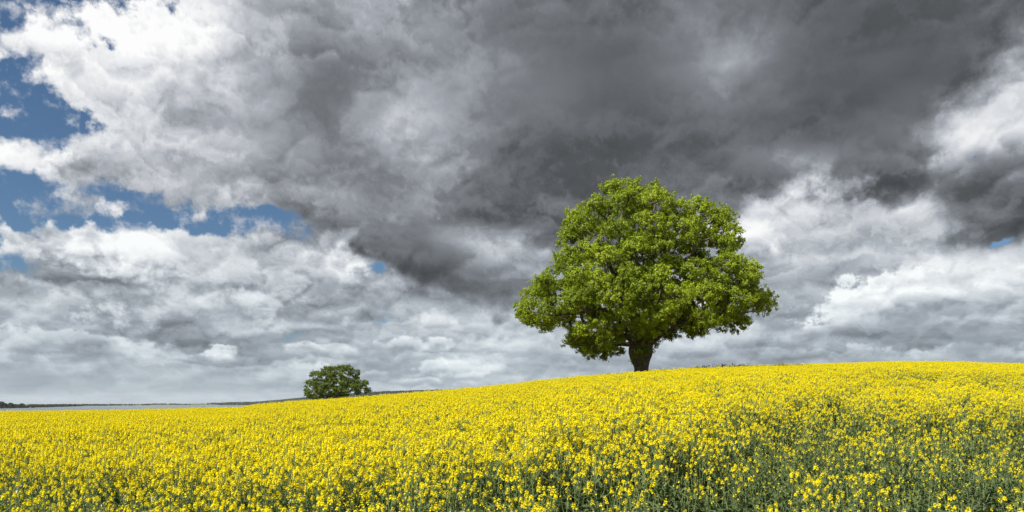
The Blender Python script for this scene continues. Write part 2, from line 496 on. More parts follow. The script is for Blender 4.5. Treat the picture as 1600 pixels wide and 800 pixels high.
rad = [0, 0.7]
while rad[-1] < 160: rad.append(rad[-1] + max(0.7, rad[-1] * 0.022))
while rad[-1] < 14000: rad.append(rad[-1] * 1.028)
rad = np.array(rad)
azs = np.concatenate([np.radians(np.arange(-180, -42, 3.0)), np.radians(np.arange(-42, 42.01, 0.3)), np.radians(np.arange(45, 179.9, 3.0))])
RR, AA = np.meshgrid(rad, azs, indexing='ij')
GX, GY = RR * np.sin(AA), RR * np.cos(AA)
GZ = ground_z(GX, GY)
nr, na = RR.shape
I = np.arange(nr * na).reshape(nr, na)
A0_, A1_ = I[:-1, :], I[1:, :]
Fq = np.stack([A0_, np.roll(A0_, -1, 1), np.roll(A1_, -1, 1), A1_], -1).reshape(-1, 4)

m, g, out = material('earth_and_meadow')
pos = g.n('ShaderNodeNewGeometry').outputs['Position']
n1 = g.n('ShaderNodeTexNoise', {'Vector': pos, 'Scale': 2.2, 'Detail': 8.0, 'Roughness': 0.65}, noise_dimensions='3D').outputs[0]
n2 = g.n('ShaderNodeTexNoise', {'Vector': pos, 'Scale': 14.0, 'Detail': 5.0, 'Roughness': 0.7}, noise_dimensions='3D').outputs[0]
soil = g.ramp(g.m('ADD', g.m('MULTIPLY', n1, 0.6), g.m('MULTIPLY', n2, 0.4)),
              [(0.3, (0.14, 0.105, 0.072)), (0.5, (0.23, 0.175, 0.125)), (0.7, (0.34, 0.27, 0.20))])
n3 = g.n('ShaderNodeTexNoise', {'Vector': pos, 'Scale': 0.0035, 'Detail': 3.0}, noise_dimensions='3D').outputs[0]
mead = g.ramp(n3, [(0.35, (0.035, 0.055, 0.018)), (0.48, (0.075, 0.115, 0.03)), (0.55, (0.12, 0.15, 0.05)), (0.62, (0.06, 0.09, 0.03))])
ln = g.v('LENGTH', pos)
colr = g.mix(g.mr(ln, 135, 150), soil, mead)
bp = g.n('ShaderNodeBump', {'Height': g.m('ADD', n1, g.m('MULTIPLY', n2, 0.5)), 'Strength': 0.8, 'Distance': 0.06})
p = g.n('ShaderNodeBsdfPrincipled', {'Base Color': colr, 'Roughness': 0.95, 'Specular IOR Level': 0.15, 'Normal': bp.outputs[0]})
g.t.links.new(p.outputs[0], out.inputs[0])
ground = obj('ground', mesh_np('ground', np.stack([GX, GY, GZ], -1).reshape(-1, 3), [Fq[:, ::-1]], [m], smooth=True))
tag(ground, kind='structure')

# the lake
m, g, out = material('lake_water')
pos = g.n('ShaderNodeNewGeometry').outputs['Position']
wv = g.v('MULTIPLY', pos, (0.25, 1.0, 1.0))
n1 = g.n('ShaderNodeTexNoise', {'Vector': wv, 'Scale': 0.6, 'Detail': 5.0, 'Roughness': 0.6}, noise_dimensions='3D').outputs[0]
n2 = g.n('ShaderNodeTexNoise', {'Vector': g.v('MULTIPLY', pos, (0.2, 1.0, 1.0)), 'Scale': 0.006, 'Detail': 4.0}, noise_dimensions='3D').outputs[0]
bp = g.n('ShaderNodeBump', {'Height': n1, 'Strength': 0.5, 'Distance': 0.5})
p = g.n('ShaderNodeBsdfPrincipled', {'Base Color': (0.10, 0.12, 0.125, 1), 'Roughness': g.m('MULTIPLY_ADD', n2, 0.25, 0.12), 'IOR': 1.33, 'Normal': bp.outputs[0]})
g.t.links.new(p.outputs[0], out.inputs[0])
azl = np.radians(np.arange(-60, -14.9, 0.5))
rl = np.array([420, 700, 1200, 2000, 3500, 6000, 9000], float)
RR, AA = np.meshgrid(rl, azl, indexing='ij')
I = np.arange(RR.size).reshape(RR.shape)
Fq = np.stack([I[:-1, :-1], I[1:, :-1], I[1:, 1:], I[:-1, 1:]], -1).reshape(-1, 4)
lake = obj('water', mesh_np('water', np.stack([RR * np.sin(AA), RR * np.cos(AA), np.full(RR.shape, LAKE_Z)], -1).reshape(-1, 3), [Fq], [m]))
tag(lake, kind='structure')

# ================================================================ trees
def leaves(C, N, L, W):
    """rhombic leaves folded along the midrib: centres, normals, lengths, widths -> (n,4,3)"""
    n = len(C)
    N = unit(N)
    r = unit(rng.normal(size=(n, 3)))
    T = unit(np.cross(N, r)); S = np.cross(N, T)
    L = np.broadcast_to(L, (n,))[:, None]; W = np.broadcast_to(W, (n,))[:, None]
    fold = (rng.random((n, 1)) * 0.5) * W
    return np.stack([C - T * L / 2, C + S * W / 2 + N * fold, C + T * L / 2, C - S * W / 2 + N * fold], 1)

def smooth_path(P, k=6):
    P = np.asarray(P, float)
    Q = [P[0]]
    for i in range(len(P) - 1):
        p0 = P[max(i - 1, 0)]; p1 = P[i]; p2 = P[i + 1]; p3 = P[min(i + 2, len(P) - 1)]
        for j in range(1, k + 1):
            t = j / k
            Q.append(0.5 * ((2 * p1) + (-p0 + p2) * t + (2 * p0 - 5 * p1 + 4 * p2 - p3) * t * t + (-p0 + 3 * p1 - 3 * p2 + p3) * t ** 3))
    return np.array(Q)

def row_span(poly, z):
    xs = []
    n = len(poly)
    for i in range(n):
        (x0, z0), (x1, z1) = poly[i], poly[(i + 1) % n]
        if (z0 - z) * (z1 - z) < 0 or z0 == z:
            if z1 != z0:
                xs.append(x0 + (x1 - x0) * (z - z0) / (z1 - z0))
    xs.sort()
    return xs

def inside(poly, x, z):
    c = False
    n = len(poly)
    for i in range(n):
        (x0, z0), (x1, z1) = poly[i], poly[i - 1]
        if (z0 > z) != (z1 > z) and x < (x1 - x0) * (z - z0) / (z1 - z0) + x0:
            c = not c
    return c

def edge_dist(poly, x, z):
    p = np.array([x, z]); best = 9e9
    n = len(poly)
    for i in range(n):
        a = np.array(poly[i]); b = np.array(poly[i - 1]); ab = b - a
        t = np.clip(np.dot(p - a, ab) / max(np.dot(ab, ab), 1e-9), 0, 1)
        best = min(best, np.linalg.norm(p - a - ab * t))
    return best

def build_tree(name, loc, poly, limbs, trunk, depth, bough_gap, bough_r, sprays, spray_r, nleaf, leaf_len, mleaf, twig_r, label, shell=0.5, extra=(), drop=0.0, holes=()):
    """poly: crown outline (x,z) in metres round the trunk foot; depth: front-back half depth as part of half width"""
    root = empty(name, loc)
    tag(root, label, 'tree')
    zs = [p[1] for p in poly]; z0, z1 = min(zs), max(zs)
    xs_ = [p[0] for p in poly]; x0, x1 = min(xs_), max(xs_)
    cz = z0 + (z1 - z0) * 0.38
    maxhw = (x1 - x0) / 2
    def in_hole(P):
        return any(((P[0] - h[0]) / h[2]) ** 2 + ((P[2] - h[1]) / h[3]) ** 2 < 1 and P[1] < h[4] for h in holes)
    # boughs
    B = []
    tries = 0
    while tries < 60000:
        tries += 1
        x = rng.uniform(x0, x1); z = rng.uniform(z0, z1)
        if not inside(poly, x, z): continue
        ed = edge_dist(poly, x, z)
        if ed < bough_r * 0.55: continue
        sp = row_span(poly, z)
        c = (sp[0] + sp[-1]) / 2; hw = max((sp[-1] - sp[0]) / 2, 0.3)
        xi = abs(x - c) / hw
        dh = depth * min(hw, maxhw) * math.sqrt(max(1 - xi ** 2.2, 0.0))
        y = rng.uniform(-1, 1) * max(dh - bough_r * 0.5, 0.05)
        rho = max(1 - ed / (0.55 * min(hw, 6.0)), abs(y) / max(dh, 0.3))
        if rho < shell and rng.random() > 0.12: continue
        P = np.array([x, y, z])
        if in_hole(P): continue
        ok = True
        for b in B:
            dv = (P - b) / np.array([1, 1, 0.8])
            if dv @ dv < bough_gap ** 2: ok = False; break
        if ok: B.append(P)
    B = np.array(B)
    if drop: B = B[rng.random(len(B)) > drop]
    # sprays round each bough, mostly on its outer and upper side
    centre = np.array([0, 0, cz])
    S = []; SN = []; SB = []
    for bi, b in enumerate(B):
        o = unit(b - centre + np.array([0, 0, 0.25 * (z1 - z0)]))
        rb = bough_r * rng.uniform(0.75, 1.2)
        k = 0; got = []
        for _ in range(400):
            if k >= sprays: break
            d = unit(rng.normal(size=3))
            if d @ o < rng.uniform(-0.75, 0.3): continue
            P = b + d * rb * rng.uniform(0.7, 1.05) * np.array([1, 1, 0.72])
            if in_hole(P): continue
            if got and min(np.linalg.norm(P - q) for q in got) < spray_r * 0.75: continue
            if not inside(poly, P[0], P[2]) and edge_dist(poly, P[0], P[2]) > spray_r * 0.25: continue
            got.append(P); S.append(P); SN.append(unit(d + np.array([0, 0, 0.5]))); SB.append(bi); k += 1
    S = np.array(S); SN = np.array(SN)
    # ---- skeleton: trunk and limbs first, then every bough grows from the nearest wood, then the sprays
    nodes = []; par = []; dist = []
    def add(p, pr):
        nodes.append(np.asarray(p, float)); par.append(pr)
        dist.append(0 if pr < 0 else dist[pr] + float(np.linalg.norm(nodes[-1] - nodes[pr])))
        return len(nodes) - 1
    last = -1
    for p_ in smooth_path(trunk, 4):
        last = add(p_, last)
    ntr = len(nodes)
    for path in limbs:
        P = smooth_path(path, 5)
        i0 = int(np.argmin([np.linalg.norm(P[0] - q) for q in nodes]))
        pr = i0
        for q in P[1:]:
            pr = add(q + rng.normal(size=3) * 0.04, pr)
    def grow(target, wgt, steps, jit):
        A = np.array(nodes); dd = np.array(dist)
        dl = np.linalg.norm(A - target, axis=1)
        # wood does not grow back towards the ground
        pen = np.where(A[:, 2] > target[2] + 0.3, 0.8 * (A[:, 2] - target[2]), 0)
        cost = dl + wgt * dd + pen
        cost[:max(ntr - 3, 1)] += 6
        i = int(np.argmin(cost))
        a = nodes[i]; pr = i
        k = max(2, int(dl[i] / steps))
        up = np.array([0, 0, 1.0]) * dl[i] * 0.08
        for j in range(1, k + 1):
            t = j / k
            q = a + (target - a) * t + up * math.sin(math.pi * t)
            if j < k: q = q + rng.normal(size=3) * jit * dl[i] / k
            pr = add(q, pr)
        return pr
    order = np.argsort(np.linalg.norm(B - np.array([0, 0, z0]), axis=1))
    tip = {}
    for bi in order:
        tip[bi] = grow(B[bi], 0.35, 0.5, 0.16)
    for si in range(len(S)):
        a = nodes[tip[SB[si]]]
        mid = a + (S[si] - a) * 0.55 + rng.normal(size=3) * 0.07
        q = add(mid, tip[SB[si]]); add(S[si], q)
    n = len(nodes)
    w = np.zeros(n)
    child = [[] for _ in range(n)]
    for i in range(n):
        if par[i] >= 0: child[par[i]].append(i)
    e = 2.25
    for i in range(n - 1, -1, -1):
        if not child[i]: w[i] = twig_r ** e
        if par[i] >= 0: w[par[i]] += w[i]
    rr = w ** (1 / e)
    tr_r = trunk_radii(trunk)
    fac = 1.0
    A = Acc()
    # chains: follow the thickest child
    started = [0]
    while started:
        s0 = started.pop()
        pr = par[s0]
        chain = [s0] if pr < 0 else [pr, s0]
        cur = s0
        while child[cur]:
            ch = sorted(child[cur], key=lambda i: -rr[i])
            if cur < ntr - 1 and (cur + 1) in ch:
                ch.remove(cur + 1); ch = [cur + 1] + ch
            chain.append(ch[0]); started.extend(ch[1:]); cur = ch[0]
        P = np.array([nodes[i] for i in chain]); r_ = np.array([rr[i] for i in chain])
        if pr >= 0: r_[0] = min(rr[pr], r_[1] * 1.25)
        for k, i in enumerate(chain):
            if i < ntr and not (pr >= 0 and k == 0): r_[k] = tr_r[i]
        if len(P) < 2: continue
        mx = r_.max()
        A.tube(P, r_, 14 if mx > 0.35 else (8 if mx > 0.09 else (5 if mx > 0.03 else 3)))
    tm = A.mesh('trunk', [M_bark], smooth=True)
    obj('trunk', tm, root)
    # ---- leaves
    for (ex, ey, ez, er, en) in extra:
        for _ in range(en):
            d = unit(rng.normal(size=3))
            S = np.vstack([S, np.array([ex, ey, ez]) + d * er * rng.uniform(0.6, 1)]); SN = np.vstack([SN, d + [0, 0, 0.3]])
    ns = len(S)
    k = nleaf
    # tufts inside the spray
    nt = 6
    tc = S[:, None, :] + rng.normal(size=(ns, nt, 3)) * spray_r * 0.55 * np.array([1, 1, 0.62])
    tc = tc.reshape(-1, 3)
    m_ = k // nt
    lc = tc[:, None, :] + rng.normal(size=(len(tc), m_, 3)) * spray_r * 0.18
    outw = (lc - tc[:, None, :]); outw = unit(outw)
    nrm = outw * 0.55 + np.repeat(np.repeat(SN, nt, 0)[:, None, :], m_, 1) * 0.7 + rng.normal(size=lc.shape) * 0.36
    lc = lc.reshape(-1, 3); nrm = nrm.reshape(-1, 3)
    ll = leaf_len * rng.uniform(0.7, 1.25, len(lc))
    Q = leaves(lc, nrm, ll, ll * 0.62)
    me = mesh_np('crown', Q.reshape(-1, 3), [np.arange(len(Q) * 4).reshape(-1, 4)], [mleaf])
    obj('crown', me, root)
    print(name, 'boughs', len(B), 'sprays', ns, 'leaves', len(Q), 'wood', n)
    return root

def trunk_radii(trunk):
    P = smooth_path([t[:3] for t in trunk_src[id(trunk)]], 4)
    R_ = smooth_path([[t[3], 0, 0] for t in trunk_src[id(trunk)]], 4)[:, 0]
    return R_
trunk_src = {}

def mk_trunk(pts):
    t = [p[:3] for p in pts]
    trunk_src[id(t)] = pts
    return t

# --- the great oak on the crest
OX, OY = (1002 - 800) / F * 60.0, 60.0
OZ = float(ground_z(OX, OY))
S1 = 60.0 / F
OROW = HY + (CAMZ - OZ) / S1          # the row at which the trunk foot lies
def oc(px, py, y=0.0):
    return (float((px - 1002) * S1), float(y), float((OROW - py) * S1))
outline = [(870, 512), (876, 530), (872, 548), (880, 558), (905, 558), (930, 558), (952, 554), (970, 551), (988, 546), (1005, 543), (1018, 545), (1032, 536), (1060, 530),
           (1085, 534), (1098, 536), (1102, 524), (1120, 513), (1150, 514), (1182, 512), (1192, 492), (1212, 478), (1212, 462), (1200, 440),
           (1184, 418), (1174, 405), (1160, 412), (1156, 396), (1155, 376), (1151, 352), (1144, 328), (1119, 314), (1086, 308), (1070, 317), (1053, 318),
           (1040, 316), (1044, 290), (1014, 284), (992, 264), (972, 282), (948, 284), (923, 298), (906, 311), (896, 322), (880, 334), (872, 352),
           (868, 376), (856, 398), (848, 418), (826, 434), (812, 452), (798, 474), (800, 492), (816, 502), (826, 518), (845, 516)]
poly = [(oc(a, b)[0] * .955, oc(a, b)[2] * .99) for a, b in outline]
tk = mk_trunk([(0, 0, -0.3, .85), (0, 0, 0.5, .68), (0, 0, 1.4, .58), oc(1002, 572) + (.62,), oc(1001, 561) + (.84,), oc(1001, 551) + (.98,), oc(1001, 541) + (.95,), oc(1000, 528) + (.74,), oc(998, 505) + (.45,)])
limbs = [
    [oc(1000, 552), oc(985, 538, -.4), oc(979, 524, -.9), oc(968, 505, -1.4), oc(950, 494, -2.2), oc(925, 491, -2.8), oc(895, 496, -3), oc(858, 500, -3), oc(828, 492, -2.6)],
    [oc(1000, 552), oc(1018, 536, -.4), oc(1028, 524, -.9), oc(1040, 516, -1.2), oc(1062, 508, -2), oc(1090, 505, -2.2), oc(1125, 500, -2), oc(1165, 490, -1.5)],
    [oc(1000, 530), oc(1010, 490, -.6), oc(1022, 448, -1.8), oc(1040, 424, -2.8), oc(1060, 414, -3.4), oc(1068, 400, -3.8), oc(1090, 388, -4)],
    [oc(1000, 530), oc(993, 480, -.4), oc(985, 420, -.6), oc(985, 370, -.4), oc(990, 320, 0)],
    [oc(1000, 530), oc(975, 480, -1), oc(955, 440, -2), oc(938, 405, -2.8), oc(915, 375, -3)],
    [oc(1000, 530), oc(1020, 470, 1), oc(1050, 410, 2), oc(1075, 360, 2.4)],
    [oc(1000, 540), oc(1005, 510, -2), oc(1010, 495, -4.5), oc(1005, 478, -6.5)],
    [oc(1000, 540), oc(985, 505, 2), oc(960, 480, 4), oc(930, 450, 5.5)],
    [oc(1000, 540), oc(1030, 500, 2.4), oc(1070, 470, 4.2), oc(1110, 440, 5)],
    [oc(1000, 545), oc(970, 530, -2), oc(940, 522, -4.0), oc(905, 528, -4.5), oc(890, 540, -4.4)],
    [oc(1000, 530), oc(975, 500, -3), oc(950, 470, -5), oc(930, 440, -6)],
]
build_tree('oak_tree', (OX, OY, OZ), poly, limbs, tk, 0.74, 2.05, 1.20, 16, 0.44, 132, 0.148, M_oak, 0.016,
           'tall broad-crowned oak in fresh bright green leaf on the crest of the yellow field',
           extra=[oc(1000, 553, -1.2) + (.6, 4), oc(996, 565, -.8) + (.35, 1), oc(1008, 541, -1.2) + (.6, 4)],
           holes=[(oc(918, 0)[0], oc(0, 505)[2], 1.9, .42, 9), (oc(885, 0)[0], oc(0, 508)[2], 1.2, .35, 9), (oc(1068, 0)[0], oc(0, 412)[2], 1.5, 1.0, -2.0), (oc(985, 0)[0], oc(0, 425)[2], 1.0, .8, -1.5),
                  (oc(1045, 0)[0], oc(0, 500)[2], 1.0, .5, -1), (oc(940, 0)[0], oc(0, 440)[2], .9, .7, 0), (oc(1120, 0)[0], oc(0, 450)[2], .5, .5, -1), (oc(1015, 0)[0], oc(0, 350)[2], .7, .6, 2)])

# --- the low tree on the far slope
TX, TY = (527 - 800) / F * 178.0, 178.0
TZ = float(ground_z(TX, TY))
S2 = 178.0 / F
TROW = HY + (CAMZ - TZ) / S2
def lc_(px, py, y=0.0):
    return (float((px - 527) * S2), float(y), float((TROW - py) * S2))
outline = [(474, 612), (473, 604), (480, 598), (486, 590), (484, 584), (494, 578), (502, 574), (514, 572), (526, 569.5), (540, 571), (552, 572), (556, 576), (561, 577), (562, 586),
           (566, 593), (575, 597), (575, 606), (578, 614), (572, 617), (566, 612), (560, 618), (552, 620), (545, 616), (538, 624), (520, 625), (500, 626), (488, 624), (480, 620)]
poly = [(lc_(a, b)[0], lc_(a, b)[2]) for a, b in outline]
tk = mk_trunk([(0, 0, -0.3, .75), (0, 0, 0.8, .55), lc_(527, 626) + (.5,), lc_(527, 618) + (.55,), lc_(528, 612) + (.35,), lc_(528, 604) + (.25,)])
limbs = [[lc_(527, 622), lc_(518, 612, -1), lc_(505, 602, -2), lc_(492, 598, -2.4)], [lc_(527, 620), lc_(538, 611, -1), lc_(551, 603, -2), lc_(564, 602, -2.2)],
         [lc_(527, 616), lc_(521, 600, 0), lc_(514, 586, 0), lc_(510, 578, 0)], [lc_(527, 616), lc_(534, 598, 0), lc_(545, 584, .4), lc_(550, 577, .4)],
         [lc_(527, 618), lc_(528, 608, 2), lc_(530, 598, 5)], [lc_(527, 618), lc_(526, 610, -2), lc_(524, 602, -5)],
         [lc_(527, 622), lc_(512, 617, -2), lc_(497, 616, -3)]]
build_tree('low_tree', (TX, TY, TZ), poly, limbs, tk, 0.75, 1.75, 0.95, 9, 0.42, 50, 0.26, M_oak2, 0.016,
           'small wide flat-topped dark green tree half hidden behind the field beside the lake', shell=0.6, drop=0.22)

# ================================================================ far shore woods
def clump(n, r, h, leafsize):
    """a small distant crown: ragged cloud of leaf-sprays"""
    d = unit(rng.normal(size=(n, 3)))
    k = 0.75 + 0.35 * vnoise(d[:, 0] * 2 + 9, d[:, 1] * 2 + d[:, 2] * 3 + 9)
    C = d * np.array([r, r, h / 2]) * k[:, None]
    C[:, 2] += h / 2
    return leaves(C, d + rng.normal(size=(n, 3)) * 0.3, leafsize, leafsize * 0.9)

def at_px(px, r):
    az = math.atan((px - 800) / F)
    return r * math.sin(az), r * math.cos(az)

W = Acc()
protos = [clump(90, 5.2, 11, 4.2) for _ in range(6)]
for k in range(5200):
    px = rng.uniform(-160, 800) if k % 3 else rng.uniform(380, 760)
    rs = float(np.interp(px, RS_PX, RS_R))
    f = rng.uniform(1.0, 1.17)
    x, y = at_px(px, rs * f)
    dens = fnoise(x / 260 + 30, y / 260 + 30, 3)
    need = 0.50 if px < 330 else 0.18
    if 340 <= px <= 388: need = 0.3
    if dens < need: continue
    z = float(ground_z(x, y)) - 1.0
    if z < LAKE_Z - 1.3: continue
    s = rng.uniform(0.6, 1.15) * (1.0 if px < 330 else 1.25)
    Q = protos[k % 6]
    a = rng.uniform(0, 6.28); ca, sa = math.cos(a), math.sin(a)
    M = np.array([[ca, -sa, 0], [sa, ca, 0], [0, 0, 0.8]]) * s
    W.quads((Q.reshape(-1, 3) @ M.T + [x, y, z]).reshape(-1, 4, 3))
wood = obj('far_woodland', W.mesh('far_woodland', [M_far]))
tag(wood, kind='stuff')
wood['label'] = 'dark woodland along the far shore and hills behind the lake'

far_labels = [
    (1, 2300, 1.35, 'tallest dark tree at the left edge of the far shore'),
    (8, 2330, 1.05, 'dark tree right beside the tallest tree at the left end of the far shore'),
    (17, 2380, 1.15, 'round-topped dark tree, second group from the left end of the far shore'),
    (23, 2420, .85, 'small dark tree at the right side of the round-topped shore tree'),
    (35, 2480, 1.0, 'lone dark tree on the shore just before the pale green meadow strip'),
    (29, 2460, .75, 'lowest dark tree between the round-topped tree and the lone shore tree'),
]
for (px, r, s, lab) in far_labels:
    x, y = at_px(px, r)
    r2 = max(r, float(np.interp(px, RS_PX, RS_R)) * 1.01)
    x, y = at_px(px, r2)
    z = float(ground_z(x, y))
    t = empty('shore_tree', (x, y, z))
    tag(t, lab, 'tree', 'dark trees on the left end of the far shore')
    A = Acc(); A.tube([(0, 0, -1), (0.2, 0, 3 * s), (0, 0.2, 7 * s)], [0.6 * s, 0.45 * s, 0.2 * s], 7)
    for q in range(5):
        d = unit(rng.normal(size=3) * [1, 1, 0.2]) * 3.2 * s
        A.tube([(0.1, 0, 3.5 * s), (d[0] * .5, d[1] * .5, 6 * s), (d[0], d[1], 8 * s)], [0.25 * s, 0.18 * s, 0.08 * s], 5)
    obj('trunk', A.mesh('trunk', [M_bark], True), t)
    Q = clump(420, 6.2 * s, 11.0 * s, 2.0)
    Q = Q + np.array([0, 0, 2.2 * s])
    C = Acc(); C.quads(Q)
    for q in range(5):
        c2 = clump(90, 2.8 * s, 4.2 * s, 1.6) + np.array([rng.uniform(-4, 4) * s, rng.uniform(-3, 3) * s, rng.uniform(5, 9.5) * s])
        C.quads(c2)
    obj('crown', C.mesh('crown', [M_far]), t)

# a mooring post in the shallow water
px_, py_ = 7.5, 642.0
rp = (CAMZ - LAKE_Z) * math.hypot(F, px_ - 800) / (py_ - HY)
x, y = at_px(px_, rp)
A = Acc(); A.tube([(0, 0, -1.5), (0.02, 0, 1.0), (0.05, 0, 3.0)], [.32, .30, .27], 8); A.tube([(0.05, 0, 2.99), (0.05, 0, 3.1)], [.27, .12], 8)
pm = obj('mooring_post', A.mesh('mooring_post', [M_dry], True)); pm.location = (x, y, LAKE_Z)
tag(pm, 'thin dark post standing in the lake at the left edge', 'post')

# ================================================================ rapeseed
rng = np.random.default_rng(29)
SL_PET, SL_BUD, SL_LEAF, SL_STEM = 0, 1, 2, 3
RMATS = [M_petal, M_bud, M_leaf, M_stem]

def frame_of(ax):
    ax = unit(ax)
    ref = np.array([1.0, 0, 0]) if abs(ax[0]) < 0.8 else np.array([0, 1.0, 0])
    a = unit(np.cross(ax, ref)); b = np.cross(ax, a)
    return a, b, ax

def raceme(A, top, ax, n, size, buds=True):
    """a rape flower head: open four-petalled flowers round a knot of buds, young pods below"""
    a, b, ax = frame_of(ax)
    n = int(n)
    for k in range(n):
        th = k * 2.39996 + rng.uniform(-.3, .3)
        u = (k + .5) / n
        rad_ = size * (0.25 + 0.80 * u ** 0.6) * rng.uniform(.85, 1.15)
        hgt = -size * 2.6 * u + size * 0.3 + rng.normal() * size * .25
        dr = a * math.cos(th) + b * math.sin(th)
        c = top + dr * rad_ + ax * hgt
        nn = unit(dr * (0.35 + 0.75 * u) + ax * (1.0 - 0.45 * u) + rng.normal(size=3) * 0.2)
        p, q, _ = frame_of(nn)
        ro = rng.uniform(0, 1.57)
        P = p * math.cos(ro) + q * math.sin(ro); Qv = np.cross(nn, P)
        s = 0.0095 * rng.uniform(.85, 1.2)
        quads = []
        for j in range(4):
            d = (P, Qv, -P, -Qv)[j]; e = (Qv, -P, -Qv, P)[j]
            quads.append([c, c + d * s * .62 + e * s * .42 + nn * s * .25, c + d * s * 1.1 + nn * s * .30, c + d * s * .62 - e * s * .42 + nn * s * .25])
        A.quads(quads, SL_PET)
    if buds:
        for k in range(7):
            d = unit(rng.normal(size=3) + ax * 1.2)
            c = top + ax * size * .35 + d * size * .28
            p, q, _ = frame_of(d)
            s = .0032
            A.quads([[c - p * s, c + d * s * 1.6, c + p * s, c - d * s * 1.4], [c - q * s, c + d * s * 1.6, c + q * s, c - d * s * 1.4]], SL_BUD)

def pods(A, top, ax, n):
    a, b, ax = frame_of(ax)
    for k in range(n):
        th = k * 2.4; dr = a * math.cos(th) + b * math.sin(th)
        c = top - ax * (0.04 + 0.014 * k)
        tip = c + dr * 0.035 + ax * 0.022
        w = np.cross(dr, ax) * 0.0016
        A.quads([[c - w, c + w, tip + w * .6, tip - w * .6]], SL_STEM)

def rape_leaf(A, base, d, L, Wd, droop):
    """lance-shaped leaf in three bent segments"""
    side = unit(np.cross(d, [0, 0, 1.0]))
    up = np.cross(side, d)
    pts = [base, base + d * L * .35 + up * L * .05, base + d * L * .7 - np.array([0, 0, 1]) * droop * L * .25, base + d * L * .98 - np.array([0, 0, 1]) * droop * L * .6]
    ws = [Wd * .35, Wd * .5, Wd * .42, Wd * .04]
    cup = up * Wd * .18
    for i in range(3):
        p0, p1 = pts[i], pts[i + 1]
        A.quads([[p0 - side * ws[i] + cup, p0, p1, p1 - side * ws[i + 1] + cup], [p0, p0 + side * ws[i] + cup, p1 + side * ws[i + 1] + cup, p1]], SL_LEAF)

def rape_plant(nh, bloom, leafy_top, h=CROP):
    """returns stem, foliage and list of flower heads, each its own Acc"""
    st, fo, heads = Acc(), Acc(), []
    lean = rng.normal(size=2) * 0.04
    path = np.array([[lean[0] * t * t + 0.01 * math.sin(5 * t), lean[1] * t * t, h * t] for t in np.linspace(0, 1, 5)])
    st.tube(path, [.0085, .0075, .006, .0045, .003], 4, SL_STEM)
    def on(t):
        return np.array([np.interp(t, np.linspace(0, 1, 5), path[:, i]) for i in range(3)])
    def head(top, ax, main):
        H = Acc()
        if bloom > 0:
            raceme(H, top, ax, bloom * (1.2 if main else .8) * rng.uniform(.7, 1.3), (.021 if main else .015) * rng.uniform(.75, 1.25))
            pods(H, top, ax, 6 if main else 3)
        else:
            raceme(H, top, ax, 2, .010)
        heads.append(H)
    head(path[-1], unit(path[-1] - path[-2]), True)
    for k in range(nh - 1):
        t0 = rng.uniform(.52, .84)
        th = k * 2.4 + rng.uniform(-.4, .4)
        p0 = on(t0)
        ht = h * rng.uniform(.74, 1.03)
        sp = rng.uniform(.07, .19)
        p2 = np.array([p0[0] + math.cos(th) * sp, p0[1] + math.sin(th) * sp, max(ht, p0[2] + .12)])
        p1 = (p0 + p2) / 2 + np.array([math.cos(th), math.sin(th), -.3]) * .03
        st.tube([p0, p1, p2], [.004, .003, .002], 3, SL_STEM)
        head(p2, unit(p2 - p1 + [0, 0, .3]), False)
        rape_leaf(fo, p0, unit([math.cos(th), math.sin(th), .7]), rng.uniform(.06, .11), .022, .3)
    nl = 9 + leafy_top
    for k in range(nl):
        t0 = .16 + (.80 if leafy_top else .58) * k / nl + rng.uniform(-.02, .02)
        th = k * 2.4 + rng.uniform(-.5, .5)
        L = (.24 * (1 - t0) + .07) * rng.uniform(.8, 1.2)
        rape_leaf(fo, on(t0), unit([math.cos(th), math.sin(th), rng.uniform(.3, 1.1)]), L, L * .27, rng.uniform(.2, .9))
    return st, fo, heads

plants = []      # (kind, stem, foliage, heads)
for k in range(6): plants.append(('full', *rape_plant(rng.integers(9, 13), 19, 0)))
for k in range(4): plants.append(('thin', *rape_plant(rng.integers(2, 6), 11, 6, 1.1)))
for k in range(4): plants.append(('green', *rape_plant(rng.integers(2, 4), 0, 9, 1.0)))
KIND = {'full': [0, 1, 2, 3, 4, 5], 'thin': [6, 7, 8, 9], 'green': [10, 11, 12, 13]}

def joined(pl):
    A = Acc()
    A.merge(pl[1]); A.merge(pl[2])
    for h in pl[3]: A.merge(h)
    return A
src = bpy.data.collections.new('rapeseed_variants')
joined_acc = [joined(p) for p in plants]
for k, A in enumerate(joined_acc):
    o = bpy.data.objects.new('variant_%02d' % k, A.mesh('rapeseed_variant', RMATS))
    src.objects.link(o)
# squares of standing crop for the middle and far field
def patch(kinds, n, half):
    A = Acc()
    for k in range(n):
        J = joined_acc[rng.choice(kinds)]
        a = rng.uniform(0, 6.28); s = rng.uniform(.82, 1.09); tl = rng.normal(size=2) * .09
        ca, sa = math.cos(a), math.sin(a)
        M = np.array([[ca, -sa, tl[0]], [sa, ca, tl[1]], [0, 0, 1]]) * s
        A.merge(J, (M, np.array([rng.uniform(-half, half), rng.uniform(-half, half), 0])))
    return A
PATCH_HALF = .42
pk = {'full': [], 'mixed': []}
nv = len(plants)
for k in range(5):
    o = bpy.data.objects.new('variant_%02d' % (nv + k), patch(KIND['full'] * 3 + KIND['thin'], 23, PATCH_HALF).mesh('rapeseed_patch', RMATS)); src.objects.link(o); pk['full'].append(nv + k)
for k in range(3):
    o = bpy.data.objects.new('variant_%02d' % (nv + 5 + k), patch(KIND['full'][:3] + KIND['thin'] * 2 + KIND['green'] * 2, 16, PATCH_HALF).mesh('rapeseed_patch', RMATS)); src.objects.link(o); pk['mixed'].append(nv + 5 + k)

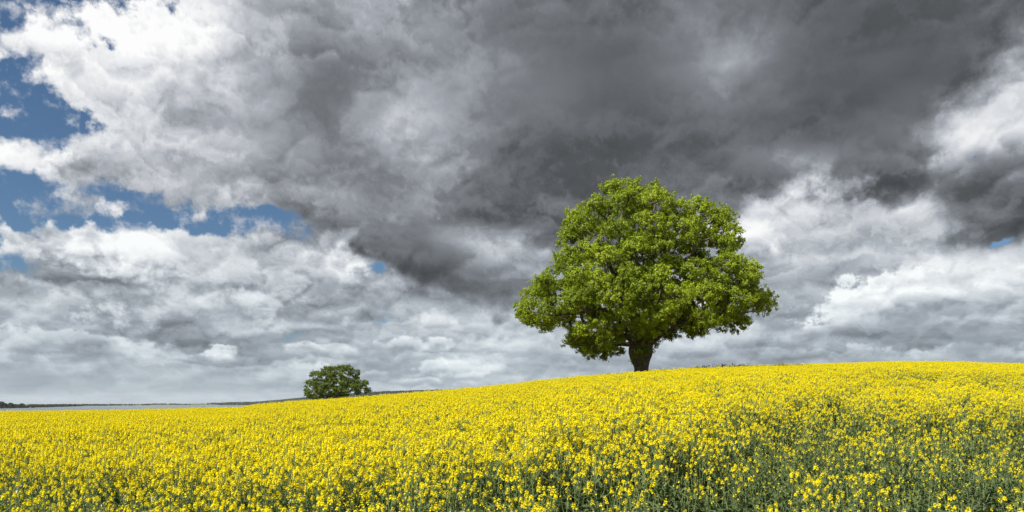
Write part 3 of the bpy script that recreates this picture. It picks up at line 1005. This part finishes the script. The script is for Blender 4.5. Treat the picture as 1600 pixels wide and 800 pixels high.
# where the crop is thin and green: the near edge and the lower right
GR_PX = np.array([-300, 0, 200, 400, 600, 800, 1000, 1150, 1250, 1350, 1450, 1510, 1560, 1600, 2000], float)
GR_Y = np.array([722, 726, 738, 750, 744, 722, 694, 652, 626, 622, 636, 648, 628, 622, 620], float)
def crop_state(x, y):
    """bloom 0..1 and height factor at a spot of the field"""
    r = np.hypot(x, y); az = np.arctan2(x, y); px = az_px(az)
    zt = ground_z(x, y) + CROP - .1
    row = HY - (zt - CAMZ) / np.maximum(y, .5) * F
    edge = np.interp(px, GR_PX, GR_Y)
    nz = fnoise(x * .9 + 50, y * .9 + 50, 3) - .5
    bl = sstep(row, edge + 22, edge - 34)
    bl = np.clip(bl + nz * 1.3 * (1 - .55 * bl) - .10 * (1 - bl), 0, 1)
    right = sstep(px, 650, 1050)
    hf = 1 - (1 - bl) * (0.10 + 0.17 * right)
    bare = (1 - bl) * right
    # a greener streak in the hollow at the right
    cr_ = np.interp(px, [1300, 1340, 1380, 1430, 1520, 1600], [574, 577, 587, 595, 597, 592])
    w = sstep(px, 1320, 1360) * sstep(px, 1640, 1540) * np.exp(-((row - cr_) / 5.0) ** 2)
    bl = bl * (1 - .95 * w)
    return bl, hf, bare, row, px

def jitter_grid(r0, r1, step, half_deg):
    pts = []
    n = int(r1 * 2 / step) + 2
    xs = (np.arange(n) - n / 2) * step
    X, Y = np.meshgrid(xs, np.arange(0, r1, step))
    X = X + rng.uniform(-.5, .5, X.shape) * step; Y = Y + rng.uniform(-.5, .5, Y.shape) * step
    r = np.hypot(X, Y); az = np.degrees(np.abs(np.arctan2(X, Y)))
    ok = (r >= r0) & (r < r1) & (az < half_deg)
    return X[ok], Y[ok]

PX_, PY_, PI_, PS_, PR_ = [], [], [], [], []
near_list = []
x, y = jitter_grid(2.3, 15.0, 0.165, 66)
bl, hf, bare, row, px = crop_state(x, y)
keep = rng.random(len(x)) > bare * .75 * (fnoise(x * 1.3 + 5, y * 1.3 + 5, 2) > .60)
x, y, bl, hf, row, px = [v[keep] for v in (x, y, bl, hf, row, px)]
z = ground_z(x, y)
u = rng.random(len(x))
pf = .11 + .89 * bl
kinds = np.where(u < pf * .8, 0, np.where(u < pf * .8 + .18, 1, 2))
sc_ = hf * np.where(kinds == 0, rng.normal(.96, .085, len(x)), rng.normal(1.0, .10, len(x)))
rot = rng.uniform(0, 6.28, len(x)); tilt = rng.normal(size=(len(x), 2)) * .07
names = ['full', 'thin', 'green']
vi = np.array([rng.choice(KIND[names[k]]) for k in kinds])
# the 300 plants that stand largest in the picture
toprow = HY - (z + plants[0][1].v[0][:, 2].max() * sc_ - CAMZ) / y * F
r = np.hypot(x, y)
inframe = (px > -5) & (px < 1605) & (toprow < 792)
order = np.argsort(np.where(inframe, r, 1e9))[:300]
is_near = np.zeros(len(x), bool); is_near[order] = True
near = [(x[i], y[i], z[i], sc_[i], rot[i], tilt[i], int(vi[i])) for i in order]
for arr, v in ((PX_, x), (PY_, y)): arr.append(v[~is_near])
PI_.append(vi[~is_near]); PS_.append(sc_[~is_near]); PR_.append(np.column_stack([tilt, rot])[~is_near])
# middle and far field
x, y = jitter_grid(14.8, 135.0, PATCH_HALF * 1.72, 60)
bl, hf, bare, row, px = crop_state(x, y)
tone_n = fnoise(x / 5 + 3, y / 5 + 3, 3)
mixd = rng.random(len(x)) < np.clip((1 - bl) * 1.2 + sstep(tone_n, .5, .75) * .55, 0, 1)
v1 = np.array(pk['full'])[rng.integers(0, 5, len(x))]; v2 = np.array(pk['mixed'])[rng.integers(0, 3, len(x))]
PX_.append(x); PY_.append(y); PI_.append(np.where(mixd, v2, v1))
PS_.append(hf * (0.95 + .12 * fnoise(x / 3 + 9, y / 3 + 9, 2)) * rng.normal(1, .03, len(x)))
PR_.append(np.column_stack([np.zeros(len(x)), np.zeros(len(x)), rng.integers(0, 4, len(x)) * 1.5708 + rng.normal(size=len(x)) * .2]))
# single tall plants that stand up out of the canopy
x = []; y = []
xx, yy = jitter_grid(14, 110, 1.5, 45)
kk = rng.random(len(xx)) < .65
x, y = xx[kk], yy[kk]
PX_.append(x); PY_.append(y); PI_.append(rng.integers(0, 6, len(x))); PS_.append(rng.uniform(1.04, 1.22, len(x)))
PR_.append(np.column_stack([rng.normal(size=(len(x), 2)) * .08, rng.uniform(0, 6.28, len(x))]))
PX_, PY_, PI_, PS_ = map(np.concatenate, (PX_, PY_, PI_, PS_)); PR_ = np.concatenate(PR_)
ok = np.hypot(PX_ - OX, PY_ - OY) > .9
PX_, PY_, PI_, PS_, PR_ = PX_[ok], PY_[ok], PI_[ok], PS_[ok], PR_[ok]
PZ_ = ground_z(PX_, PY_) - .02
print('crop instances', len(PX_))
me = bpy.data.meshes.new('rapeseed_crop')
me.vertices.add(len(PX_))
me.vertices.foreach_set('co', np.column_stack([PX_, PY_, PZ_]).astype(np.float32).ravel())
for nm, tp, val in (('pick', 'INT', PI_.astype(np.int32)), ('size', 'FLOAT', PS_.astype(np.float32))):
    at = me.attributes.new(nm, tp, 'POINT'); at.data.foreach_set('value', val)
at = me.attributes.new('turn', 'FLOAT_VECTOR', 'POINT'); at.data.foreach_set('vector', PR_.astype(np.float32).ravel())
for m_ in RMATS: me.materials.append(m_)
crop = obj('rapeseed_crop', me)
tag(crop, 'dense field of yellow flowering rapeseed over the whole slope', None, None, 'stuff')
ng = bpy.data.node_groups.new('crop_scatter', 'GeometryNodeTree')
ng.interface.new_socket('Geometry', in_out='INPUT', socket_type='NodeSocketGeometry')
ng.interface.new_socket('Geometry', in_out='OUTPUT', socket_type='NodeSocketGeometry')
gi = ng.nodes.new('NodeGroupInput'); go = ng.nodes.new('NodeGroupOutput')
iop = ng.nodes.new('GeometryNodeInstanceOnPoints'); iop.inputs['Pick Instance'].default_value = True
ci = ng.nodes.new('GeometryNodeCollectionInfo'); ci.inputs['Collection'].default_value = src
ci.inputs['Separate Children'].default_value = True; ci.inputs['Reset Children'].default_value = True
def named(nm, tp):
    nd = ng.nodes.new('GeometryNodeInputNamedAttribute'); nd.data_type = tp; nd.inputs[0].default_value = nm
    return nd.outputs[0]
L_ = ng.links.new
L_(gi.outputs[0], iop.inputs['Points']); L_(ci.outputs[0], iop.inputs['Instance'])
L_(named('pick', 'INT'), iop.inputs['Instance Index'])
e2r = ng.nodes.new('FunctionNodeEulerToRotation')
L_(named('turn', 'FLOAT_VECTOR'), e2r.inputs[0]); L_(e2r.outputs[0], iop.inputs['Rotation'])
L_(named('size', 'FLOAT'), iop.inputs['Scale']); L_(iop.outputs[0], go.inputs[0])
md = crop.modifiers.new('scatter', 'NODES'); md.node_group = ng

# the nearest plants, one by one
parts = []
for (kind, st, fo, heads) in plants:
    parts.append((st.mesh('stem', RMATS), fo.mesh('foliage', RMATS), [h.mesh('flower_head', RMATS) for h in heads]))
lab = {'full': ('branching rapeseed plant with many yellow flower heads in the nearest rows', 'many-headed rapeseed plants in the nearest rows'),
       'thin': ('thin rapeseed plant with few yellow flower heads in the nearest rows', 'thin rapeseed plants with few flowers in the nearest rows'),
       'green': ('green leafy rapeseed plant still in bud in the nearest rows', 'rapeseed plants still in bud in the nearest rows')}
for (x_, y_, z_, s_, r_, tl, v_) in near:
    t = empty('rapeseed_plant', (x_, y_, z_ - .02))
    t.rotation_euler = (tl[0], tl[1], r_); t.scale = (s_, s_, s_)
    kd = plants[v_][0]
    tag(t, lab[kd][0], 'rapeseed plant', lab[kd][1])
    obj('stem', parts[v_][0], t); obj('foliage', parts[v_][1], t)
    for hm in parts[v_][2]: obj('flower_head', hm, t)

# dark dry stalks behind the crest, right of the oak
A = Acc()
for k in range(230):
    px_ = rng.uniform(1058, 1185)
    e_ = sstep(px_, 1058, 1080) * sstep(px_, 1190, 1150)
    d_ = rng.uniform(66, 72)
    x_, y_ = at_px(px_, d_)
    z_ = float(ground_z(x_, y_)); hh = 1.22 + .42 * rng.random() * e_
    ln_ = rng.normal(size=2) * .12
    A.tube([(x_, y_, z_), (x_ + ln_[0] * .4, y_ + ln_[1] * .4, z_ + hh * .6), (x_ + ln_[0], y_ + ln_[1], z_ + hh)], [.014, .012, .01], 3)
    for q in range(5):
        b0 = np.array([x_ + ln_[0] * .8, y_ + ln_[1] * .8, z_ + hh * rng.uniform(.75, .98)])
        b1 = b0 + np.array([rng.normal() * .1, rng.normal() * .1, rng.uniform(.05, .18)])
        A.tube([b0, b1], [.008, .022], 3)
w_ = obj('dry_weeds', A.mesh('dry_weeds', [M_dry]))
tag(w_, 'dark dry weed stalks showing behind the crest right of the oak', None, None, 'stuff')

# ================================================================ the air over the lake
hm, g, out = material('haze')
vol = g.n('ShaderNodeVolumePrincipled', {'Color': (0.86, 0.92, 1.0, 1), 'Density': HAZE})
g.t.links.new(vol.outputs[0], out.inputs['Volume'])
X0, X1, Y0, Y1, Z0, Z1 = -15000, 15000, -15000, 15000, float(GZ.min()) - 1.5, float(max(GZ.max() + 16, OZ + 19))
V = [(x_, y_, z_) for z_ in (Z0, Z1) for y_ in (Y0, Y1) for x_ in (X0, X1)]
Q = [(0, 2, 3, 1), (4, 5, 7, 6), (0, 1, 5, 4), (1, 3, 7, 5), (3, 2, 6, 7), (2, 0, 4, 6)]
hz_ = obj('haze', mesh_np('haze', np.array(V, float), [np.array(Q)], [hm]))
tag(hz_, kind='stuff')
